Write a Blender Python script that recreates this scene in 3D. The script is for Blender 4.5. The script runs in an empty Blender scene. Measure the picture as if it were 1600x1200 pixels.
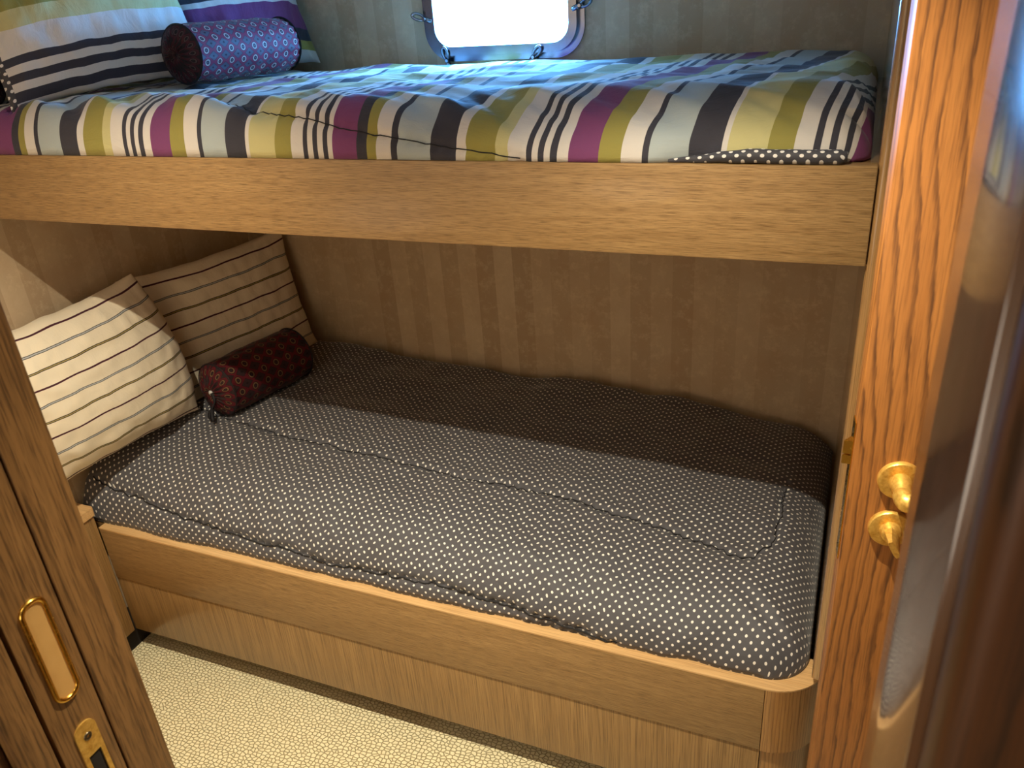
import bpy, bmesh, math, random
import numpy as np
from mathutils import Vector, Matrix, noise as mnoise
from mathutils.bvhtree import BVHTree

random.seed(7)
SC = bpy.context.scene
COL = SC.collection
PI = math.pi


def srgb(r, g, b):
    def f(c):
        c /= 255.0
        return c / 12.92 if c <= 0.04045 else ((c + 0.055) / 1.055) ** 2.4
    return (f(r), f(g), f(b), 1.0)


# ------------------------------------------------------------------ node kit
class NT:
    def __init__(self, name, rough=0.5, metallic=0.0, spec=0.5, coat=0.0, sheen=0.0):
        self.m = bpy.data.materials.new(name)
        self.m.use_nodes = True
        self.t = self.m.node_tree
        self.t.nodes.clear()
        self.out = self.n('ShaderNodeOutputMaterial')
        self.b = self.n('ShaderNodeBsdfPrincipled')
        self.l(self.b.outputs[0], self.out.inputs[0])
        self.b.inputs['Roughness'].default_value = rough
        self.b.inputs['Metallic'].default_value = metallic
        self.b.inputs['Specular IOR Level'].default_value = spec
        if coat:
            self.b.inputs['Coat Weight'].default_value = coat
            self.b.inputs['Coat Roughness'].default_value = 0.08
        if sheen:
            self.b.inputs['Sheen Weight'].default_value = sheen
            self.b.inputs['Sheen Roughness'].default_value = 0.4

    def n(self, kind, **kw):
        nd = self.t.nodes.new(kind)
        for k, v in kw.items():
            setattr(nd, k, v)
        return nd

    def l(self, a, b):
        self.t.links.new(a, b)

    def put(self, sock, v):
        if hasattr(v, 'is_linked') or hasattr(v, 'links'):
            self.l(v, sock)
        else:
            sock.default_value = v

    def math(self, op, a, b=0.0, c=0.0):
        nd = self.n('ShaderNodeMath', operation=op)
        for i, v in enumerate((a, b, c)):
            self.put(nd.inputs[i], v)
        return nd.outputs[0]

    def vmath(self, op, a, b=(0, 0, 0)):
        nd = self.n('ShaderNodeVectorMath', operation=op)
        self.put(nd.inputs[0], a)
        self.put(nd.inputs[1], b)
        return nd.outputs['Value'] if op in ('LENGTH', 'DOT_PRODUCT') else nd.outputs[0]

    def mix(self, fac, a, b, mode='MIX'):
        nd = self.n('ShaderNodeMix', data_type='RGBA', blend_type=mode)
        self.put(nd.inputs[0], fac)
        self.put(nd.inputs[6], a)
        self.put(nd.inputs[7], b)
        return nd.outputs[2]

    def coord(self, which='Object'):
        return self.n('ShaderNodeTexCoord').outputs[which]

    def mapping(self, v, scale=(1, 1, 1), loc=(0, 0, 0), rot=(0, 0, 0)):
        nd = self.n('ShaderNodeMapping')
        self.l(v, nd.inputs[0])
        nd.inputs['Scale'].default_value = scale
        nd.inputs['Location'].default_value = loc
        nd.inputs['Rotation'].default_value = rot
        return nd.outputs[0]

    def noise(self, v, scale=1.0, detail=4.0, rough=0.55, dist=0.0):
        nd = self.n('ShaderNodeTexNoise')
        self.l(v, nd.inputs['Vector'])
        nd.inputs['Scale'].default_value = scale
        nd.inputs['Detail'].default_value = detail
        nd.inputs['Roughness'].default_value = rough
        nd.inputs['Distortion'].default_value = dist
        return nd.outputs['Fac']

    def ramp(self, fac, stops, interp='LINEAR'):
        nd = self.n('ShaderNodeValToRGB')
        cr = nd.color_ramp
        cr.interpolation = interp
        self.l(fac, nd.inputs[0])
        while len(cr.elements) < len(stops):
            cr.elements.new(0.5)
        for e, (p, c) in zip(cr.elements, stops):
            e.position = p
            e.color = c if not isinstance(c, (int, float)) else (c, c, c, 1)
        return nd.outputs[0]

    def sep(self, v):
        nd = self.n('ShaderNodeSeparateXYZ')
        self.l(v, nd.inputs[0])
        return nd.outputs

    def bump(self, h, strength=0.3, dist=0.002):
        nd = self.n('ShaderNodeBump')
        nd.inputs['Strength'].default_value = strength
        nd.inputs['Distance'].default_value = dist
        self.l(h, nd.inputs['Height'])
        self.l(nd.outputs[0], self.b.inputs['Normal'])

    def base(self, c):
        self.put(self.b.inputs['Base Color'], c)


MAT = {}


def oak(name, axis, light, dark, pore, fine=1.0, cathedral=0.0, rough=0.35, coat=0.25, pore_amt=0.55, seed=0.0, along=1.0, lines=62.0, warp=8.0):
    """axis: grain direction 0/1/2"""
    k = NT(name, rough=rough, coat=coat)
    o = k.coord('Object')
    sc = [55 * fine] * 3
    sc[axis] = 1.6 * along
    a = k.noise(k.mapping(o, tuple(sc), (seed, seed * 2, seed * 3)), 1.0, 5, 0.6)
    sp = [420 * fine] * 3
    sp[axis] = 9.0 * along
    p = k.noise(k.mapping(o, tuple(sp), (seed, 0, 0)), 1.0, 3, 0.6)
    sb = [7.0] * 3
    sb[axis] = 0.7
    big = k.noise(k.mapping(o, tuple(sb), (seed * 5, 1, 2)), 1.0, 2, 0.5)
    col = k.mix(k.ramp(a, [(0.3, 0.0), (0.7, 1.0)]), dark, light)
    col = k.mix(k.ramp(big, [(0.3, 0.0), (0.75, 0.35)]), col, dark)
    if cathedral > 0:
        s2 = [5.0] * 3
        s2[axis] = 1.1
        mp = k.mapping(o, tuple(s2), (seed * 0.13, seed * 0.21, seed * 0.3))
        w1 = k.noise(mp, 1.0, 2, 0.5, 0.0)
        s3 = [60.0] * 3
        s3[axis] = 14.0
        w2 = k.noise(k.mapping(o, tuple(s3)), 1.0, 3, 0.6)
        ss = k.sep(o)
        cross = k.math('ADD', ss[0], ss[1])
        ph = k.math('ADD', k.math('MULTIPLY', w1, warp), k.math('MULTIPLY', w2, 0.8))
        ph = k.math('ADD', ph, k.math('MULTIPLY', cross, lines))
        fr = k.math('FRACT', ph)
        band = k.ramp(fr, [(0.0, 0.0), (0.5, 0.1), (0.76, 1.0), (0.83, 1.0), (0.92, 0.0)])
        pn = k.ramp(p, [(0.32, 1.0), (0.62, 0.55)])
        col = k.mix(k.math('MULTIPLY', k.math('MULTIPLY', band, pn), cathedral), col, pore)
    col = k.mix(k.math('MULTIPLY', k.ramp(p, [(0.34, 1.0), (0.54, 0.0)]), pore_amt), col, pore)
    k.base(col)
    k.bump(p, 0.08, 0.001)
    MAT[name] = k.m
    return k.m


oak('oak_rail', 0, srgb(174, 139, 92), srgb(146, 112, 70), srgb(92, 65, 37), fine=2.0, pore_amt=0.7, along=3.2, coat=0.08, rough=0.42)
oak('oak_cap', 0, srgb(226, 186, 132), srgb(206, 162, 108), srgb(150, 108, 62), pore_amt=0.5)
oak('oak_upright', 2, srgb(172, 136, 88), srgb(142, 108, 66), srgb(92, 65, 37), fine=1.3, pore_amt=0.7)
oak('oak_post', 2, srgb(194, 146, 90), srgb(172, 124, 72), srgb(112, 76, 40), cathedral=0.7, pore_amt=0.4, seed=2.0, lines=110)
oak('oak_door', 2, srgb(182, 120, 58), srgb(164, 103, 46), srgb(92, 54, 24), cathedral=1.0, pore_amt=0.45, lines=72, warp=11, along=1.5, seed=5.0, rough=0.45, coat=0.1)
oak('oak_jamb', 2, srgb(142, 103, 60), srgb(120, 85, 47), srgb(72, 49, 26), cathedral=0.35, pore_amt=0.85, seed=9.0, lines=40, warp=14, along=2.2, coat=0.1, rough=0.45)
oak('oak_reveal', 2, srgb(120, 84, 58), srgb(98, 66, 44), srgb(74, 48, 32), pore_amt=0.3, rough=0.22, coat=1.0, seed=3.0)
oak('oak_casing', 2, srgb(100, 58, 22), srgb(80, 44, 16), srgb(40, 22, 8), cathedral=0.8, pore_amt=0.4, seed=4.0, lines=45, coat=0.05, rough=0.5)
oak('oak_panel', 2, srgb(178, 136, 88), srgb(148, 110, 66), srgb(100, 70, 40), fine=1.6, rough=0.25, coat=0.8, seed=6.0)


def plain(name, col, rough=0.5, metallic=0.0, spec=0.5, bump=0.0, bscale=300, coat=0):
    k = NT(name, rough, metallic, spec, coat=coat)
    o = k.coord('Object')
    nz = k.noise(o, bscale, 3)
    c2 = tuple(x * 0.86 for x in col[:3]) + (1,)
    k.base(k.mix(nz, col, c2))
    if bump:
        k.bump(nz, bump, 0.001)
    MAT[name] = k.m
    return k


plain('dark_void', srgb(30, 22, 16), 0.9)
plain('seal', srgb(46, 20, 16), 0.6)
plain('thread', srgb(26, 24, 26), 0.8)
plain('black_cord', srgb(16, 12, 18), 0.7)
plain('white_tag', srgb(225, 222, 215), 0.6)
plain('screw_steel', srgb(120, 108, 88), 0.35, 1.0)
plain('ceiling_paint', srgb(214, 204, 184), 0.8)
plain('corridor_paint', srgb(178, 150, 116), 0.7)

k = NT('brass', 0.2, 1.0)
o = k.coord('Object')
nz = k.noise(o, 130, 4)
k.base(k.mix(nz, srgb(232, 188, 92), srgb(206, 156, 62)))
k.l(k.ramp(nz, [(0.3, 0.16), (0.7, 0.3)]), k.b.inputs['Roughness'])
MAT['brass'] = k.m
k = NT('brass_satin', 0.5, 0.45)
o = k.coord('Object')
k.base(k.mix(k.noise(o, 60, 3), srgb(236, 190, 118), srgb(224, 174, 102)))
MAT['brass_satin'] = k.m
k = NT('brass_plate', 0.38, 0.7)
o = k.coord('Object')
k.base(k.mix(k.ramp(k.noise(o, 160, 5, 0.7), [(0.4, 0.0), (0.68, 1.0)]), srgb(240, 198, 104), srgb(206, 152, 62)))
MAT['brass_plate'] = k.m
k = NT('chrome', 0.25, 1.0)
o = k.coord('Object')
k.base(k.mix(k.noise(o, 30, 2), srgb(150, 152, 160), srgb(120, 122, 132)))
MAT['chrome'] = k.m

# thin window glass
g = bpy.data.materials.new('window_glass')
g.use_nodes = True
t = g.node_tree
t.nodes.clear()
go = t.nodes.new('ShaderNodeOutputMaterial')
gm = t.nodes.new('ShaderNodeMixShader')
gt = t.nodes.new('ShaderNodeBsdfTransparent')
gg = t.nodes.new('ShaderNodeBsdfGlossy')
gg.inputs['Roughness'].default_value = 0.02
gm.inputs[0].default_value = 0.07
t.links.new(gt.outputs[0], gm.inputs[1])
t.links.new(gg.outputs[0], gm.inputs[2])
t.links.new(gm.outputs[0], go.inputs[0])
MAT['window_glass'] = g

# wallpaper : soft vertical stripes with a parchment mottling
k = NT('wallpaper', 0.75, spec=0.25)
o = k.coord('Object')
s = k.sep(o)
hx = k.math('ADD', s[0], s[1])
cell = k.math('FLOOR', k.math('MULTIPLY', hx, 1 / 0.06))
wn = k.n('ShaderNodeTexWhiteNoise', noise_dimensions='1D')
k.l(cell, wn.inputs['W'])
alt = k.math('ABSOLUTE', k.math('MODULO', cell, 2.0))
m1 = k.noise(o, 9, 6, 0.65)
m2 = k.noise(o, 34, 5, 0.7)
stripe = k.math('ADD', k.math('MULTIPLY', alt, 0.35), k.math('MULTIPLY', wn.outputs[0], 0.55))
col = k.mix(stripe, srgb(184, 161, 132), srgb(212, 192, 162))
col = k.mix(k.ramp(m1, [(0.35, 0.0), (0.72, 0.55)]), col, srgb(180, 151, 119))
col = k.mix(k.ramp(m2, [(0.50, 0.0), (0.70, 0.5)]), col, srgb(222, 203, 170))
k.base(col)
k.bump(m2, 0.1, 0.001)
MAT['wallpaper'] = k.m

# carpet : cream loops
k = NT('carpet', 0.95, spec=0.1)
o = k.coord('Object')
v = k.n('ShaderNodeTexVoronoi', feature='DISTANCE_TO_EDGE', voronoi_dimensions='2D')
k.l(k.mapping(o, (80, 108, 80)), v.inputs['Vector'])
v.inputs['Scale'].default_value = 1.0
v.inputs['Randomness'].default_value = 0.7
e = k.ramp(v.outputs['Distance'], [(0.0, 0.0), (0.14, 1.0)])
nz = k.noise(o, 30, 4)
col = k.mix(e, srgb(176, 156, 108), srgb(242, 230, 190))
k.base(k.mix(k.math('MULTIPLY', nz, 0.35), col, srgb(214, 196, 156)))
k.bump(e, 0.8, 0.004)
MAT['carpet'] = k.m

# ---- striped bedding
PUR, CHA, OLI = srgb(122, 66, 108), srgb(62, 60, 68), srgb(150, 140, 74)
WHI, GRY, LOL = srgb(212, 204, 196), srgb(170, 178, 178), srgb(196, 186, 132)
PERIOD = 0.838
SEQ_A = [(0, PUR), (.048, CHA), (.067, OLI), (.086, WHI), (.115, CHA), (.127, GRY), (.188, CHA), (.235, WHI), (.252, OLI),
         (.303, LOL), (.325, WHI), (.357, CHA), (.367, WHI), (.377, CHA), (.387, WHI), (.397, CHA), (.408, WHI)]
SEQ_B = [(.428, PUR), (.476, OLI), (.510, WHI), (.542, CHA), (.552, GRY), (.607, CHA), (.652, WHI), (.660, LOL),
         (.716, OLI), (.750, WHI), (.776, CHA), (.786, WHI), (.797, CHA), (.807, WHI), (.818, CHA), (.827, WHI)]


def weave(k, col, uv, strength=0.38):
    w = k.noise(k.mapping(uv, (900, 900, 900)), 1.0, 2)
    big = k.noise(k.mapping(uv, (14, 26, 20)), 1.0, 4, 0.6, 1.6)
    k.base(k.mix(k.math('MULTIPLY', w, 0.22), col, k.mix(1.0, col, (0.72, 0.72, 0.72, 1), 'MULTIPLY')))
    k.bump(k.math('ADD', k.math('MULTIPLY', w, 0.12), big), strength, 0.006)


def striped(name, scale, off):
    k = NT(name, 0.8, spec=0.2, sheen=0.15)
    uv = k.coord('UV')
    x = k.sep(uv)[0]
    ph = k.math('MULTIPLY', k.math('FRACT', k.math('DIVIDE', k.math('SUBTRACT', x, off), PERIOD * scale)), PERIOD)
    ra = k.ramp(k.math('DIVIDE', ph, 0.428), [(p / 0.428, c) for p, c in SEQ_A], 'CONSTANT')
    rb = k.ramp(k.math('DIVIDE', k.math('SUBTRACT', ph, 0.428), 0.41), [((p - .428) / 0.41, c) for p, c in SEQ_B], 'CONSTANT')
    weave(k, k.mix(k.math('GREATER_THAN', ph, 0.428), ra, rb), uv)
    MAT[name] = k.m


striped('duvet_stripes', 1.0, -1.685)
striped('pillow_stripes', 1.62, 0.0)


def dots(name, pitch, rad, ground, dot, rough=0.65):
    k = NT(name, rough, spec=0.35, sheen=0.25)
    uv = k.coord('UV')
    fs = []
    for off in (0.0, 0.5):
        f = k.vmath('FRACTION', k.vmath('ADD', k.vmath('SCALE', uv), (off, off, 0)))
        sn = f.node.inputs[0].links[0].from_node.inputs[0].links[0].from_node
        sn.inputs['Scale'].default_value = 1.0 / pitch
        d = k.vmath('LENGTH', k.vmath('MULTIPLY', k.vmath('SUBTRACT', f, (0.5, 0.5, 0)), (1, 1, 0)))
        fs.append(k.math('LESS_THAN', d, rad / pitch))
    m = k.math('MAXIMUM', fs[0], fs[1])
    weave(k, k.mix(m, ground, dot), uv, 0.36)
    MAT[name] = k.m


dots('polka', 0.0212, 0.0027, srgb(82, 80, 84), srgb(238, 232, 222))
dots('polka_lining', 0.0175, 0.003, srgb(62, 60, 66), srgb(222, 216, 210))

# ---- cream ticking with thin ruled lines (period of three lines : burgundy, olive pair, blue-grey pair)
k = NT('cream_ticking', 0.8, spec=0.2, sheen=0.1)
uv = k.coord('UV')
x = k.sep(uv)[0]
LP = 0.1365
f = k.math('MULTIPLY', k.math('FRACT', k.math('DIVIDE', x, LP)), LP)
CR, BUR, DK = srgb(226, 213, 190), srgb(70, 30, 42), srgb(44, 40, 44)
OLV, BLG = srgb(160, 142, 88), srgb(170, 172, 172)
w = 0.0019
stops = [(0.0, CR), (.0215, BUR), (.0262, CR), (.0665, DK), (.0665 + w, OLV), (.0665 + w * 2.6, DK), (.0665 + w * 3.6, CR),
         (.1120, DK), (.1120 + w, BLG), (.1120 + w * 2.6, DK), (.1120 + w * 3.6, CR)]
col = k.ramp(k.math('DIVIDE', f, LP), [(p / LP, c) for p, c in stops], 'CONSTANT')
weave(k, col, uv, 0.25)
MAT['cream_ticking'] = k.m


def foulard(name, red, grey, pale, dark, P=(0.036, 0.027)):
    k = NT(name, 0.65, spec=0.25, sheen=0.08)
    uv = k.coord('UV')

    def cellv(off, pitch):
        sc = k.vmath('MULTIPLY', uv, (1 / pitch[0], 1 / pitch[1], 0))
        fr = k.vmath('FRACTION', k.vmath('ADD', sc, (off[0], off[1], 0)))
        return k.vmath('SUBTRACT', fr, (0.5, 0.5, 0))
    col = red
    for off in ((0, 0),):
        c = cellv(off, P)
        s = k.sep(c)
        e = k.vmath('LENGTH', k.vmath('MULTIPLY', c, (1, 0.72, 0)))
        dm = k.math('ADD', k.math('ABSOLUTE', s[0]), k.math('ABSOLUTE', s[1]))
        ring = k.math('MULTIPLY', k.math('LESS_THAN', e, 0.2), k.math('GREATER_THAN', e, 0.125))
        rim = k.math('LESS_THAN', e, 0.235)
        core = k.math('LESS_THAN', dm, 0.09)
        col = k.mix(rim, col, dark)
        col = k.mix(ring, col, pale)
        col = k.mix(core, col, grey)
    for off in ((0.5, 0.5),):
        c = cellv(off, P)
        s = k.sep(c)
        dm = k.math('ADD', k.math('ABSOLUTE', s[0]), k.math('ABSOLUTE', s[1]))
        col = k.mix(k.math('LESS_THAN', dm, 0.42), col, dark)
        col = k.mix(k.math('LESS_THAN', dm, 0.385), col, grey)
        col = k.mix(k.math('LESS_THAN', dm, 0.10), col, dark)
    weave(k, col, uv, 0.2)
    MAT[name] = k.m


foulard('foulard', srgb(122, 34, 58), srgb(80, 70, 80), srgb(168, 148, 138), srgb(40, 20, 32))
foulard('foulard_dark', srgb(86, 18, 28), srgb(46, 30, 32), srgb(112, 84, 58), srgb(30, 14, 18), (0.046, 0.036))

foulard('foulard_end', srgb(62, 20, 32), srgb(30, 24, 30), srgb(74, 58, 60), srgb(16, 10, 16))  # dark end cloth, made darker still: its shade is put into the colour


# ------------------------------------------------------------------ object kit
def link(name, me, mats, parent=None, smooth=False):
    for m in (mats if isinstance(mats, (list, tuple)) else [mats]):
        me.materials.append(MAT[m])
    if smooth:
        me.polygons.foreach_set('use_smooth', [True] * len(me.polygons))
    ob = bpy.data.objects.new(name, me)
    COL.objects.link(ob)
    if parent is not None:
        ob.parent = parent
        ob.matrix_parent_inverse = parent.matrix_world.inverted()
    return ob


def bm_obj(name, bm, mats, parent=None, smooth=False, auto=None):
    bmesh.ops.recalc_face_normals(bm, faces=bm.faces)
    me = bpy.data.meshes.new(name)
    bm.to_mesh(me)
    bm.free()
    ob = link(name, me, mats, parent, smooth or auto is not None)
    if auto is not None:
        me.set_sharp_from_angle(angle=math.radians(auto))
    return ob


def empty(name, loc, parent=None):
    o = bpy.data.objects.new(name, None)
    COL.objects.link(o)
    o.location = loc
    o.empty_display_size = 0.05
    if parent:
        o.parent = parent
    bpy.context.view_layer.update()
    return o


def tag(o, label=None, cat=None, group=None, kind=None):
    if label:
        o['label'] = label
    if cat:
        o['category'] = cat
    if group:
        o['group'] = group
    if kind:
        o['kind'] = kind
    return o


def add_box(bm, lo, hi, bev=0.0, seg=2, rot=None, piv=None):
    b = bmesh.new()
    bmesh.ops.create_cube(b, size=1.0)
    for v in b.verts:
        v.co = Vector([lo[i] + (v.co[i] + 0.5) * (hi[i] - lo[i]) for i in range(3)])
    if bev:
        bmesh.ops.bevel(b, geom=list(b.edges), offset=bev, segments=seg, profile=0.5, affect='EDGES')
    if rot is not None:
        bmesh.ops.rotate(b, verts=b.verts, cent=piv or (0, 0, 0), matrix=rot)
    me = bpy.data.meshes.new('t')
    b.to_mesh(me)
    b.free()
    bm.from_mesh(me)
    bpy.data.meshes.remove(me)


def box(name, lo, hi, mat, parent=None, bev=0.0, seg=2):
    bm = bmesh.new()
    add_box(bm, lo, hi, bev, seg)
    return bm_obj(name, bm, mat, parent, auto=35 if bev else None)


def add_prism(bm, pts, z0, z1):
    lo = [bm.verts.new((x, y, z0)) for x, y in pts]
    hi = [bm.verts.new((x, y, z1)) for x, y in pts]
    n = len(pts)
    for i in range(n):
        bm.faces.new((lo[i], lo[(i + 1) % n], hi[(i + 1) % n], hi[i]))
    bm.faces.new(lo[::-1])
    bm.faces.new(hi)


def add_lathe(bm, prof, M, seg=40):
    """prof [(r, h)] about local z"""
    rings = []
    for r, h in prof:
        if r < 1e-6:
            rings.append([bm.verts.new(M @ Vector((0, 0, h)))])
        else:
            rings.append([bm.verts.new(M @ Vector((r * math.cos(2 * PI * i / seg), r * math.sin(2 * PI * i / seg), h))) for i in range(seg)])
    for a, b in zip(rings[:-1], rings[1:]):
        for i in range(seg):
            j = (i + 1) % seg
            if len(a) == 1 and len(b) == 1:
                continue
            if len(a) == 1:
                bm.faces.new((a[0], b[i], b[j]))
            elif len(b) == 1:
                bm.faces.new((a[i], a[j], b[0]))
            else:
                bm.faces.new((a[i], a[j], b[j], b[i]))


def add_tube(bm, pts, rad, seg=8, closed=False):
    pts = [Vector(p) for p in pts]
    n = len(pts)
    rad = rad if isinstance(rad, (list, tuple)) else [rad] * n
    rings = []
    up = None
    for i, p in enumerate(pts):
        if closed:
            d = pts[(i + 1) % n] - pts[i - 1]
        else:
            d = pts[min(i + 1, n - 1)] - pts[max(i - 1, 0)]
        d.normalize()
        if up is None:
            up = Vector((0, 0, 1)) if abs(d.z) < 0.9 else Vector((1, 0, 0))
        s = d.cross(up).normalized()
        up = s.cross(d).normalized()
        rings.append([bm.verts.new(p + (s * math.cos(2 * PI * q / seg) + up * math.sin(2 * PI * q / seg)) * rad[i]) for q in range(seg)])
    m = n if closed else n - 1
    for i in range(m):
        a, b = rings[i], rings[(i + 1) % n]
        for q in range(seg):
            r = (q + 1) % seg
            bm.faces.new((a[q], a[r], b[r], b[q]))
    if not closed:
        bm.faces.new(rings[0][::-1])
        bm.faces.new(rings[-1])


def frame_M(o, zdir, xhint=(0, 0, 1)):
    z = Vector(zdir).normalized()
    x = Vector(xhint)
    x = (x - z * x.dot(z)).normalized()
    y = z.cross(x)
    return Matrix(((x.x, y.x, z.x, o[0]), (x.y, y.y, z.y, o[1]), (x.z, y.z, z.z, o[2]), (0, 0, 0, 1)))


def rrect(x0, x1, y0, y1, r, seg=10):
    out = []
    for cx, cy, a0 in ((x1 - r, y1 - r, 0), (x0 + r, y1 - r, 90), (x0 + r, y0 + r, 180), (x1 - r, y0 + r, 270)):
        for i in range(seg + 1):
            a = math.radians(a0 + 90 * i / seg)
            out.append((cx + r * math.cos(a), cy + r * math.sin(a)))
    return out


def nz(x, y, z=0.0):
    return mnoise.noise(Vector((x, y, z)))


# ------------------------------------------------------------------ measurements
LEFT, RIGHT, BACK = -1.90, 0.020, 2.13      # bunk alcove
FRONT = 1.20                                 # plane of the bunk rails
CEIL = 2.02
JL, JR = -0.58, 0.040                        # doorway reveals
DW0, DW1 = 0.242, 0.376                      # doorway wall thickness
CR = 0.66                                    # cabin wall on the right

# ------------------------------------------------------------------ shell
S = dict(kind='structure')
tag(box('floor', (-2.3, -1.3, -0.05), (1.4, 2.25, 0.0), 'carpet'), kind='structure', label='cream looped carpet floor of the cabin')
tag(box('ceiling', (-2.3, -1.3, CEIL), (1.4, 2.25, CEIL + 0.05), 'ceiling_paint'), kind='structure')
tag(box('wall_left', (LEFT - 0.1, DW1, 0), (LEFT, BACK + 0.1, CEIL), 'wallpaper'), kind='structure', label='mottled tan wallpapered wall at the bunk heads')
# back wall with the porthole opening
WX0, WX1, WZ0, WZ1 = -1.106, -0.710, 1.532, 1.790
bm = bmesh.new()
outer = [(LEFT - 0.1, 0.0), (CR + 0.1, 0.0), (CR + 0.1, CEIL), (LEFT - 0.1, CEIL)]
inner = rrect(WX0, WX1, WZ0, WZ1, 0.055)
es = []
for loop in (outer, inner):
    vs = [bm.verts.new((x, BACK, z)) for x, z in loop]
    for i in range(len(vs)):
        es.append(bm.edges.new((vs[i], vs[(i + 1) % len(vs)])))
bmesh.ops.triangle_fill(bm, use_beauty=True, edges=es)
ex = bmesh.ops.extrude_face_region(bm, geom=list(bm.faces))
bmesh.ops.translate(bm, verts=[v for v in ex['geom'] if isinstance(v, bmesh.types.BMVert)], vec=(0, 0.07, 0))
tag(bm_obj('wall_back', bm, 'wallpaper'), kind='structure', label='tan striped mottled wallpaper wall behind the bunks')
tag(box('wall_right', (CR, DW1, 0), (CR + 0.1, BACK, CEIL), 'oak_panel'), kind='structure')
# partition with the doorway
tag(box('wall_front', (LEFT - 0.1, DW0 + 0.012, 0), (JL - 0.04, DW1 + 0.001, CEIL), 'wallpaper'), kind='structure')
tag(box('wall_front_right', (JR + 0.04, DW0 + 0.012, 0), (0.80, DW1 + 0.001, CEIL), 'wallpaper'), kind='structure')
# corridor
tag(box('wall_corridor_back', (-1.6, -1.1, 0), (0.80, -1.0, CEIL), 'corridor_paint'), kind='structure')
tag(box('wall_corridor_left', (-1.6, -1.0, 0), (-1.5, DW0 + 0.012, CEIL), 'corridor_paint'), kind='structure')
tag(box('wall_corridor_right', (0.70, -1.0, 0), (0.80, DW0 + 0.012, CEIL), 'oak_casing'), kind='structure')

# bunk end panel on the right, with its rounded front moulding
bm = bmesh.new()
add_box(bm, (RIGHT, FRONT + 0.085, 0.447), (RIGHT + 0.03, BACK, CEIL))
add_box(bm, (RIGHT + 0.003, FRONT + 0.112, 0.0), (RIGHT + 0.03, BACK, 0.447))
ep = bm_obj('wall_bunk_end', bm, 'oak_panel')
tag(ep, kind='structure', label='varnished oak end panel closing the bunks on the right')
prof = [(RIGHT, FRONT + 0.085), (RIGHT + 0.0, FRONT + 0.012)]
for i in range(7):
    a = PI + PI / 2 * i / 6
    prof.append((RIGHT + 0.016 + 0.016 * math.cos(a), FRONT + 0.012 + 0.012 * math.sin(a)))
prof += [(RIGHT + 0.040, FRONT), (RIGHT + 0.040, FRONT + 0.085)]
bm = bmesh.new()
add_prism(bm, prof, 0.4475, CEIL)
for v in bm.verts:
    if v.co.z < 1:
        v.co.z += (FRONT + 0.085 - v.co.y) * 0.6
tag(bm_obj('trim_bunk_end', bm, 'oak_panel', auto=30), kind='structure', label='rounded oak edge moulding of the bunk end panel')

# ------------------------------------------------------------------ doorway jambs
# left jamb : reveal faces +X, made of far lip, rebate band carrying the strikes, door stop and casing
jl = empty('door_jamb', (JL, DW1, 0))
tag(jl, 'brown oak door jamb with brass strike plates at left edge of the photo', 'door jamb', kind='structure')
bm = bmesh.new()
add_box(bm, (JL - 0.04, 0.3335, 0), (JL, DW1, CEIL), 0.0015)
bm_obj('jamb_lip', bm, 'oak_jamb', jl, auto=35)
bm = bmesh.new()
add_box(bm, (JL - 0.04, 0.283, 0), (JL - 0.0008, 0.3315, CEIL), 0.0008)
bm_obj('strike_band', bm, 'oak_jamb', jl, auto=35)
bm = bmesh.new()
add_box(bm, (JL - 0.04, 0.3305, 0), (JL - 0.004, 0.3345, CEIL))
bm_obj('door_seal', bm, 'seal', jl)
bm = bmesh.new()
add_box(bm, (JL - 0.04, 0.250, 0), (JL + 0.002, 0.2795, CEIL), 0.004, 3)
bm_obj('door_stop', bm, 'oak_jamb', jl, auto=35)
bm = bmesh.new()
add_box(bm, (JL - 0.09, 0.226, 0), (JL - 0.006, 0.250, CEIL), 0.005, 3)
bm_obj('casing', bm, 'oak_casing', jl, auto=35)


def plate_yz(bm, y0, y1, z0, z1, r, x0, x1, hole=None):
    pts = rrect(y0, y1, z0, z1, r, 8)
    if hole is None:
        a = [bm.verts.new((x0, y, z)) for y, z in pts]
        b = [bm.verts.new((x1, y, z)) for y, z in pts]
        n = len(pts)
        for i in range(n):
            bm.faces.new((a[i], a[(i + 1) % n], b[(i + 1) % n], b[i]))
        bm.faces.new(a)
        bm.faces.new(b)
    else:
        es = []
        for loop in [pts] + hole:
            vs = [bm.verts.new((x0, y, z)) for y, z in loop]
            for i in range(len(vs)):
                es.append(bm.edges.new((vs[i], vs[(i + 1) % len(vs)])))
        bmesh.ops.triangle_fill(bm, use_beauty=True, edges=es)
        ex = bmesh.ops.extrude_face_region(bm, geom=list(bm.faces))
        bmesh.ops.translate(bm, verts=[v for v in ex['geom'] if isinstance(v, bmesh.types.BMVert)], vec=(x1 - x0, 0, 0))


XS = JL - 0.0008
# oval cover plate with raised rim
bm = bmesh.new()
plate_yz(bm, 0.2985, 0.3195, 1.172, 1.277, 0.0098, XS, XS + 0.0015)
cp = bm_obj('cover_plate', bm, 'brass_satin', jl)
cp['label'] = 'satin brass oval cover plate'
rim = [(XS + 0.0012, y, z) for y, z in rrect(0.2985, 0.3195, 1.172, 1.277, 0.0098, 10)]
bm = bmesh.new()
add_tube(bm, rim, 0.0024, 8, closed=True)
bm_obj('rim', bm, 'brass', cp, smooth=True)
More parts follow.
